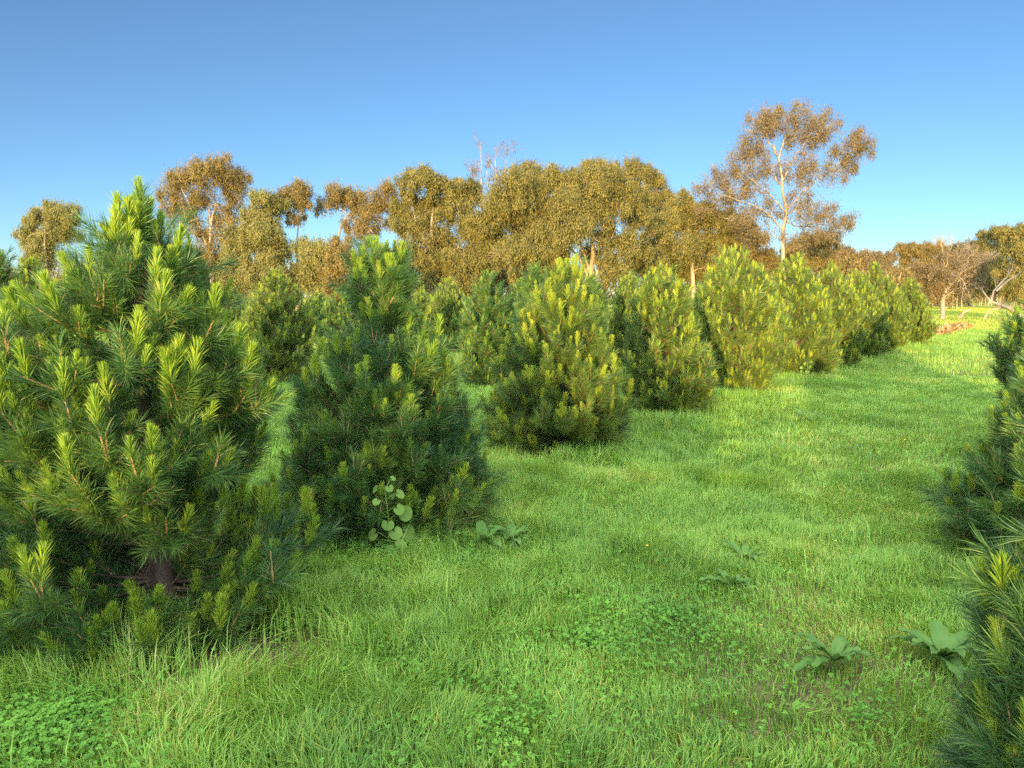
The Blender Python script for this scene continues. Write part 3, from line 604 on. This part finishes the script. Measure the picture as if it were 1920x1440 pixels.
gum('very tall sparse gum with a white trunk and rusty open crown above all others', (1468, 74), [(1467, 470), (1470, 430), (1475, 395), (1468, 365), (1462, 335), (1460, 300), (1452, 270)],
    [(1425, 225, 20), (1445, 215, 18), (1410, 250, 22), (1440, 245, 22), (1480, 222, 24), (1505, 212, 20), (1530, 225, 22), (1550, 245, 22), (1510, 240, 26), (1535, 262, 20), (1490, 255, 18, 0, .5), (1400, 285, 22), (1375, 300, 22), (1430, 285, 20, 0, .6), (1345, 335, 20), (1322, 350, 16), (1375, 335, 24), (1410, 320, 22), (1450, 315, 20, 0, .6), (1480, 310, 24, 0, .7), (1520, 300, 18, 0, .6), (1565, 290, 18, 0, .8), (1590, 270, 18), (1612, 262, 18), (1622, 282, 14), (1598, 300, 20), (1570, 320, 20), (1540, 330, 22, 0, .7), (1345, 375, 22), (1385, 370, 26), (1425, 360, 24), (1330, 395, 18, 0, .5), (1400, 405, 26), (1440, 400, 22), (1500, 345, 20, 0, .6), (1500, 390, 26, 0, .8), (1530, 385, 20, 0, .8), (1520, 420, 26, 0, .8), (1555, 405, 18), (1575, 425, 18), (1595, 410, 12), (1555, 440, 16), (1430, 440, 26, 0, .7), (1490, 450, 22, 0, .6), (1398, 440, 20, 0, .6)], 313, 'gum_tall', 'bark_tall', r0=.22, dens=.135, sub=14, leaf=.17, airy=.75, limbs=[[(1468, 430), (1440, 405), (1400, 385), (1345, 370)], [(1474, 392), (1510, 355), (1550, 325), (1605, 278)], [(1464, 345), (1440, 315), (1405, 290)], [(1464, 340), (1485, 300), (1525, 250)], [(1455, 290), (1432, 250), (1425, 225)], [(1471, 415), (1500, 425), (1560, 418)], [(1470, 400), (1440, 370), (1380, 330)], [(1460, 300), (1475, 260), (1490, 225)]])
for i, (cx, Y, lobes, mat, lab) in enumerate([
    (1440, 88, [(1415, 500, 24), (1440, 490, 24), (1465, 505, 22), (1435, 525, 26)], 'gum_brown', 'low rusty bush at the foot of the tall white-trunked gum'),
    (1515, 90, [(1495, 470, 22), (1520, 455, 22), (1545, 462, 20), (1510, 495, 26), (1540, 490, 24), (1480, 490, 20)], 'gum_brown', 'bronze gum right behind the tall white-trunked gum'),
    (1580, 100, [(1562, 485, 18), (1585, 478, 18), (1600, 490, 18), (1578, 505, 22), (1560, 515, 20)], 'gum_tall', 'small bronze gum above the slim pointed pine'),
    (1630, 112, [(1612, 490, 15), (1628, 482, 15), (1645, 488, 14), (1625, 508, 20), (1650, 510, 18)], 'gum_tall', 'distant brown gum above the last but one pine'),
    (1668, 120, [(1660, 488, 12, 0, .7), (1672, 482, 12, 0, .7), (1664, 505, 14, 0, .5), (1680, 515, 14, 0, .6), (1662, 530, 16)], 'gum_tall', 'thin distant gum with sky showing through, left of the brown thicket'),
    (1705, 125, [(1690, 472, 15), (1708, 468, 14), (1700, 492, 16), (1722, 480, 14), (1695, 520, 18), (1715, 540, 18)], 'gum_brown', 'distant gum at the left end of the brown thicket'),
    (1750, 130, [(1735, 470, 15), (1752, 472, 14), (1768, 470, 14), (1745, 500, 22), (1770, 505, 20), (1740, 535, 22), (1765, 545, 18)], 'gum_brown', 'brown distant gum directly behind the bare tree'),
    (1810, 120, [(1800, 470, 16, 0, .6), (1822, 465, 16, 0, .7), (1800, 500, 22), (1828, 495, 22), (1812, 530, 24), (1790, 545, 18), (1835, 540, 20)], 'gum_brown', 'brown gum behind the right side of the bare tree'),
    (1862, 105, [(1850, 448, 16), (1866, 440, 15), (1845, 470, 20, 0, .6), (1875, 465, 20), (1860, 500, 26), (1880, 520, 26), (1850, 540, 24)], 'gum', 'olive gum near the right edge with a double rounded top'),
    (1905, 98, [(1888, 438, 15), (1905, 442, 18), (1925, 435, 20), (1900, 475, 26), (1935, 470, 28), (1905, 520, 30), (1940, 520, 30), (1900, 555, 20)], 'gum', 'dark olive gum cut by the right edge of the photo')]):
    gum(lab, (cx, Y), [(cx, 555), (cx+3, 520), (cx, 500)], lobes, 330+i, mat, r0=.2, dens=.75, leaf=.26, sub=5)
# left of the nearest pine and behind the far ones: low backing bushes along the belt
for i, (cx, Y, lobes, mat, lab) in enumerate([
    (395, 92, [(370, 500, 30), (400, 510, 30), (430, 500, 26), (385, 535, 34), (420, 540, 34)], 'gum_brown', 'brown bush at the foot of the tall open gum'),
    (905, 84, [(890, 480, 30), (915, 500, 30), (935, 520, 34), (890, 530, 34)], 'gum_tall', 'rusty thicket left under the huge dense gum'),
    (1010, 88, [(985, 530, 30), (1020, 520, 30), (1060, 550, 30), (1100, 550, 30)], 'gum_tall', 'brown thicket in the shade under the huge dense gum')]):
    gum(lab, (cx, Y), [(cx, 560), (cx, 535)], lobes, 360+i, mat, r0=.16, dens=.8, leaf=.24, sub=5, name='bush', cat='bush', group='bushes under the gum trees')

def thicket():
    rng = np.random.default_rng(370); n = 5200
    x = rng.uniform(-105, 135, n); y = np.where(x < 55, rng.uniform(92, 104, n), rng.uniform(128, 150, n))
    top = (2.6+3.2*lat(x, y*0, 5, 4)+1.6*lat(x, y*0, 1.6, 5))*np.where(x < 55, 1, 1.3)
    z = top*rng.uniform(.05, 1, n)**.8
    o = rng.normal(0, .42, (n, 26, 3)); p = (np.stack([x, y, z], 1)[:, None]+o).reshape(-1, 3)
    ch = [leaves(p, .34, .4, rng)]
    for k in range(420):
        a = rng.uniform(-100, 130); yy = 94 if a < 55 else 129; h = rng.uniform(2, 5)
        ch.append(tube(np.array([[a, yy, 0], [a+rng.normal(0, .2), yy, h*.5], [a+rng.normal(0, .5), yy, h]]), [.07, .05, .03], 4)+(1,))
    o = mesh('scrub', ch, [M['gum_brown'], M['gum_bark']]); tag(o, 'brown olive scrub closing off the horizon behind the gum trees', 'scrub', kind='stuff')
thicket()

gum('gum standing outside the right edge of the photo whose shadow lies over the far grass', (2943, 16), [(2943, 470), (2935, 350), (2950, 250)],
    [(2880, 330, 90), (2990, 320, 95), (2930, 230, 100), (2860, 220, 80), (3010, 200, 80), (2940, 130, 90), (2930, 400, 90), (3030, 400, 70)], 390, 'gum', r0=.2, dens=2.2, leaf=.14)

# bare and dead trees
def bare(label, base, stems, seed, name='bare_tree', cat='bare tree', bark='gum_bark_b', r0=.12, levels=3, nbr=4, spread=.5, leafy=0, top=.8, leafmat_='gum_tall'):
    rng = np.random.default_rng(seed); Y = base[1]; b = P(base[0], 720, Y); b[2] = 0
    r = root(name, tuple(b), label, cat); wood = []; tips = []
    def grow(p, d, L, rad, lev):
        n = 5; pts = [p]; dd = d.copy()
        for _ in range(n): dd = norm(dd+rng.normal(0, .13, 3)+np.array([0, 0, .04])); pts.append(pts[-1]+dd*L/n)
        pts = np.array(pts); wood.append(tube(pts, np.linspace(rad, rad*.4, n+1), 5 if lev < 2 else 3))
        if lev >= levels: tips.append(pts[-1]); tips.append(pts[-3]); return
        for i in range(nbr+(lev > 0)):
            f = rng.uniform(.3, 1); k = int(f*n*.99); grow(pts[k], norm(dd+rng.normal(0, spread, 3)), L*rng.uniform(.45, .72), rad*.5, lev+1)
    for si, pts in enumerate(stems):
        r0_ = r0 if si == 0 else r0*.42
        q = np.array([P(x, y, Y)-b for x, y in pts]); q[1:, 1] += rng.normal(0, .3, len(q)-1)
        if len(q) > 2:
            u = np.linspace(0, len(q)-1, 4*len(q)); q2 = np.stack([np.interp(u, np.arange(len(q)), q[:, i]) for i in range(3)], 1)
        else: q2 = np.linspace(q[0], q[1], 6)
        wood.append(tube(q2, np.linspace(r0_, r0_*.45, len(q2)), 8))
        L = np.linalg.norm(q[-1]-q[0])
        for i in range(int(nbr*1.6)):
            k = rng.integers(len(q2)//3, len(q2)); grow(q2[k], norm(norm(q2[-1]-q2[0])+rng.normal(0, spread, 3)), L*rng.uniform(.35, .6)*top, r0_*.35, 1)
    mesh('trunk', [merge(wood)], [M[bark]], r, smooth=True)
    if leafy:
        t = np.array(tips); t = t[rng.random(len(t)) < leafy]; o = rng.normal(0, .14, (len(t), 8, 3))
        mesh('crown', [leaves((t[:, None]+o).reshape(-1, 3), .13, .4, rng, .6)], [M[leafmat_]], r)
    return r
bare('bare spiky dead tree sticking up left of the huge gum top', (905, 82), [[(905, 400), (902, 350), (903, 305)], [(905, 400), (893, 350), (890, 325)], [(908, 400), (914, 350), (912, 320)]], 401, r0=.07, spread=.22, nbr=3, levels=3, leafy=.5, top=.7)
bare('taller bare tree with fine dead twigs above the huge gum top', (934, 82), [[(934, 400), (932, 340), (928, 300)], [(934, 400), (940, 340), (948, 310)]], 402, r0=.07, spread=.4, nbr=3, levels=3, leafy=.45, top=.75)
bare('leafless spreading tree with a pale straight trunk on the sunny grass', (1768, 52), [[(1768, 598), (1770, 565), (1776, 540), (1795, 520), (1808, 495)], [(1772, 550), (1782, 525), (1776, 500)], [(1774, 545), (1760, 530), (1735, 520)], [(1776, 545), (1800, 540), (1830, 533)], [(1773, 560), (1765, 545), (1750, 540)]], 403, bark='gum_bark', r0=.17, spread=.5, nbr=5, levels=4, leafy=.22, top=.95)
bare('grey leafless crown rising behind the brown thicket', (1775, 115), [[(1770, 500), (1768, 465), (1762, 455)], [(1780, 500), (1785, 470), (1788, 455)]], 404, r0=.13, spread=.55, nbr=4, levels=3, top=.8)
bare('second leafless grey crown right behind the bare tree', (1825, 112), [[(1825, 500), (1822, 470), (1818, 455)], [(1828, 500), (1835, 470), (1836, 455)]], 405, r0=.13, spread=.5, nbr=4, levels=3, top=.8)
bare('fallen tree with its thick log propped up and branches pointing skyward', (1915, 50), [[(1935, 603), (1915, 590), (1885, 577), (1856, 566)], [(1858, 567), (1868, 545), (1885, 520), (1888, 505)], [(1868, 546), (1890, 525), (1905, 515)], [(1858, 567), (1845, 552), (1838, 540)]], 406, name='fallen_tree', cat='fallen tree', bark='gum_bark_b', r0=.17, spread=.35, nbr=3, levels=3, top=.45)
bare('short dead log leaning in the sunny grass right of the bare tree', (1800, 52), [[(1799, 598), (1808, 586), (1820, 580)]], 407, name='log', cat='log', bark='gum_bark_b', r0=.14, spread=.3, nbr=0, levels=1)
bare('drooping heap of bare sticks beneath the fallen tree', (1866, 50), [[(1846, 597), (1850, 583), (1862, 577)], [(1862, 577), (1870, 585), (1872, 598)], [(1862, 577), (1858, 588), (1856, 599)], [(1878, 580), (1884, 588), (1888, 597)], [(1876, 580), (1872, 590), (1868, 598)], [(1862, 577), (1872, 577), (1880, 580)]], 408, name='stick_heap', cat='stick heap', bark='gum_bark', r0=.05, spread=.8, nbr=2, levels=2, top=.5)

# ------------------------------------------------------------------ litter, weeds, flowers
def litter():
    rng = np.random.default_rng(91); ch = []
    for k in range(110):
        t = rng.random(); c = P(1748+t*62+rng.normal(0, 4), 629-t*17, 37); Yd = 1.6*FPX/((629-t*17)-555)*rng.uniform(.97, 1.03)
        c = P(1745+t*60+rng.normal(0, 5), 600, Yd); c[2] = rng.uniform(.02, .14)
        d = norm(rng.normal(size=3)*np.array([1, 1, .3])); L = rng.uniform(.15, .5)
        ch.append(tube(np.array([c-d*L/2, c+rng.normal(0, .03, 3), c+d*L/2]), [.012, .012, .006], 4))
    x = rng.uniform(-1, 1, 900)
    t = rng.random(900); Yd = 1.6*FPX/((629-t*17)-555); px = 1745+t*60+rng.normal(0, 7, 900)
    pos = np.stack([(px-960)/FPX*Yd*1.0, Yd+rng.normal(0, .4, 900), rng.uniform(.03, .16, 900)], 1)
    r = root('branch_pile', (float(pos[:, 0].mean()), float(pos[:, 1].mean()), 0), 'low reddish pile of dead branches and leaves lying on the sunny grass', 'branch pile')
    off = np.array(r.location); V, F = merge(ch)
    mesh('branch', [(V-off, F)], [M['gum_bark_b']], r)
    m = leafmat('dead_leaves', (.20, .13, .06), (.34, .22, .10), nscale=2, trans=.2)
    mesh('dead_leaves', [leaves(pos-off, .26, .4, rng, .1)], [m], r)
litter()

def rosette(px, py, n, size, seed, label, blue=False):
    rng = np.random.default_rng(seed); Y = 1.6*FPX/(py-555)
    # exact depth from the ray to the ground
    a, bb_ = (px-960)/FPX, (720-py)/FPX; dz = -math.sin(PITCH)+bb_*math.cos(PITCH); t = -EYE/dz
    x, y = a*t, (math.cos(PITCH)+bb_*math.sin(PITCH))*t
    r = root('dock_plant', (x, y, float(gz(x, y))), label, 'weed', 'broad-leaved dock weeds in the grass')
    n = int(n*1.45)
    for i in range(n):
        az = i*2.4+rng.normal(0, .25); L = 1.15*size*rng.uniform(.65, 1.15); W = L*rng.uniform(.19, .28); el = rng.uniform(.25, .95)
        s = np.linspace(0, 1, 8); v = np.linspace(-1, 1, 5)
        wd = W/2*np.sin(np.clip(s*1.02, 0, 1)**.8*math.pi)**.7; wd[0] = .004; wd[-1] = .001
        out = L*s*math.cos(el); up = L*s*math.sin(el)-L*.42*s**2
        lx = out[:, None]+0*v; ly = wd[:, None]*v; lz = up[:, None]+wd[:, None]*np.abs(v)*.35+.006*np.sin(s*20)[:, None]*v
        X = lx*math.cos(az)-ly*math.sin(az); Yy = lx*math.sin(az)+ly*math.cos(az)
        V = np.stack([X, Yy, lz+.055], -1).reshape(-1, 3)
        I, J = np.meshgrid(np.arange(7), np.arange(4), indexing='ij'); I = I.ravel(); J = J.ravel()
        F = np.stack([I*5+J, I*5+J+1, (I+1)*5+J+1, (I+1)*5+J], 1)
        mesh('leaf', [(V, F)], [M['dock']], r, smooth=True)
    return r
rosette(1563, 1268, 9, .19, 501, 'dock rosette of blue-green leaves in the lower right grass, left of its twin')
rosette(1765, 1262, 12, .22, 502, 'larger leafy dock rosette close to the bottom right pine')
rosette(1370, 1118, 6, .19, 503, 'pair of upright dock leaves in the open grass right of centre')
rosette(1395, 1066, 7, .18, 504, 'dock tuft in the grass just above the upright pair of dock leaves')
rosette(905, 1040, 8, .24, 505, 'pale dock plant in front of the topknot pine')
rosette(960, 1032, 7, .24, 506, 'dock plant with broad leaves right of the pale one by the topknot pine')
rosette(1180, 898, 9, .27, 507, 'wide dock plant in the grass right of the central trunk foot')
rosette(1095, 890, 5, .22, 508, 'small dock plant directly below the central trunk foot')
rosette(1508, 795, 7, .26, 509, 'distant dock plant in the middle of the lane grass')
rosette(1612, 1083, 6, .13, 510, 'small dark dock tuft on the worn grass at right')

def mallow(px, py, H, seed, label, n, size):
    rng = np.random.default_rng(seed)
    a, bb_ = (px-960)/FPX, (720-py)/FPX; dz = -math.sin(PITCH)+bb_*math.cos(PITCH); t = -EYE/dz
    x, y = a*t, (math.cos(PITCH)+bb_*math.sin(PITCH))*t
    r = root('mallow_plant', (x, y, float(gz(x, y))), label, 'weed', 'round-leaved weeds beside the pines')
    z = np.linspace(0, H, 8); st = np.stack([.02*np.sin(z*7)-.01, .01*np.cos(z*5), z], 1)
    mesh('stem', [tube(st, np.linspace(.006, .003, 8), 6)], [M['weed']], r, smooth=True)
    T = leafpoly(13, 'heart')
    for i in range(n):
        f = (i+.5)/n; zz = H*(.12+.88*f); s = size*(1.15-.75*f)*rng.uniform(.7, 1.15); az = i*2.4+rng.normal(0, .3)+.3
        out = np.array([math.cos(az), math.sin(az)*.8, 0]); p = np.array([0, 0, zz])+out*(.035+.07*(1-f))*rng.uniform(.7, 1.5); p[2] += .012
        pet = tube(np.array([[0, 0, zz-.03], [p[0]*.6, p[1]*.6, zz], p]), [.003, .0025, .002], 4)
        nrm = norm(np.array([out[0]*.55, -.75+out[1]*.3, .55])+rng.normal(0, .2, 3)); tip = norm(out-nrm*np.dot(out, nrm)+np.array([0, 0, -.35])); tip = norm(tip-nrm*np.dot(tip, nrm)); sd = np.cross(tip, nrm)
        W = p+(T[0][:, 0:1]*sd+T[0][:, 1:2]*tip+T[0][:, 2:3]*nrm)*s
        mesh('leaf', [(W, T[1]), pet], [M['weed']], r, smooth=True)
mallow(727, 1056, .50, 601, 'tall weed with large round heart-shaped leaves in front of the topknot pine', 17, .098)
mallow(1512, 722, .42, 602, 'leafy weed with small round leaves under the middle pines', 14, .08)

def flowers():
    rng = np.random.default_rng(95)
    pts = [(1405, 676), (1502, 738), (1514, 742), (1462, 735), (1592, 744), (1535, 733), (1668, 812), (1712, 822), (1616, 852), (1618, 850), (1598, 876), (1634, 856), (1697, 846), (1652, 917), (1711, 809), (790, 1054), (811, 1140), (793, 1378), (1214, 1070), (1443, 1231), (1580, 1051), (1714, 1020), (160, 1430)]
    V, F = leafpoly(6, 'round'); first = None
    tt = []
    for k in range(5):
        a = k*2*math.pi/5; c, s = math.cos(a), math.sin(a); W = V.copy()*.8; W[:, 0], W[:, 1] = (V[:, 0]*c-V[:, 1]*s)*.8, (V[:, 0]*s+V[:, 1]*c)*.8; W[:, 2] = np.hypot(W[:, 0], W[:, 1])*.4; tt.append((W, F))
    T = merge(tt)
    for px, py in pts:
        a, b_ = (px-960)/FPX, (720-py)/FPX; dz = -math.sin(PITCH)+b_*math.cos(PITCH); t = -EYE/dz
        x, y = a*t, (math.cos(PITCH)+b_*math.sin(PITCH))*t
        z = float(gz(x, y)); h = rng.uniform(.10, .15)
        if first is None:
            r = root('yellow_flower', (x, y, z), 'tiny yellow flower dotted in the lane grass', 'flower', 'tiny yellow flowers dotted in the grass')
            mesh('stem', [tube(np.array([[0, 0, 0], [.003, 0, .06], [0, 0, .12]]), [.0015, .0015, .001], 3)], [M['clover']], r)
            mesh('petals', [(T[0]*.011+np.array([0, 0, .12]), T[1])], [M['petal']], r); first = r
        else:
            r = first.copy(); C.objects.link(r); r.location = (x, y, z)
            for ch in first.children: c = ch.copy(); C.objects.link(c); c.parent = r
        r.rotation_euler = (rng.uniform(0, .5), 0, rng.uniform(0, 6)); r.scale = (1, 1, h/.12)
flowers()
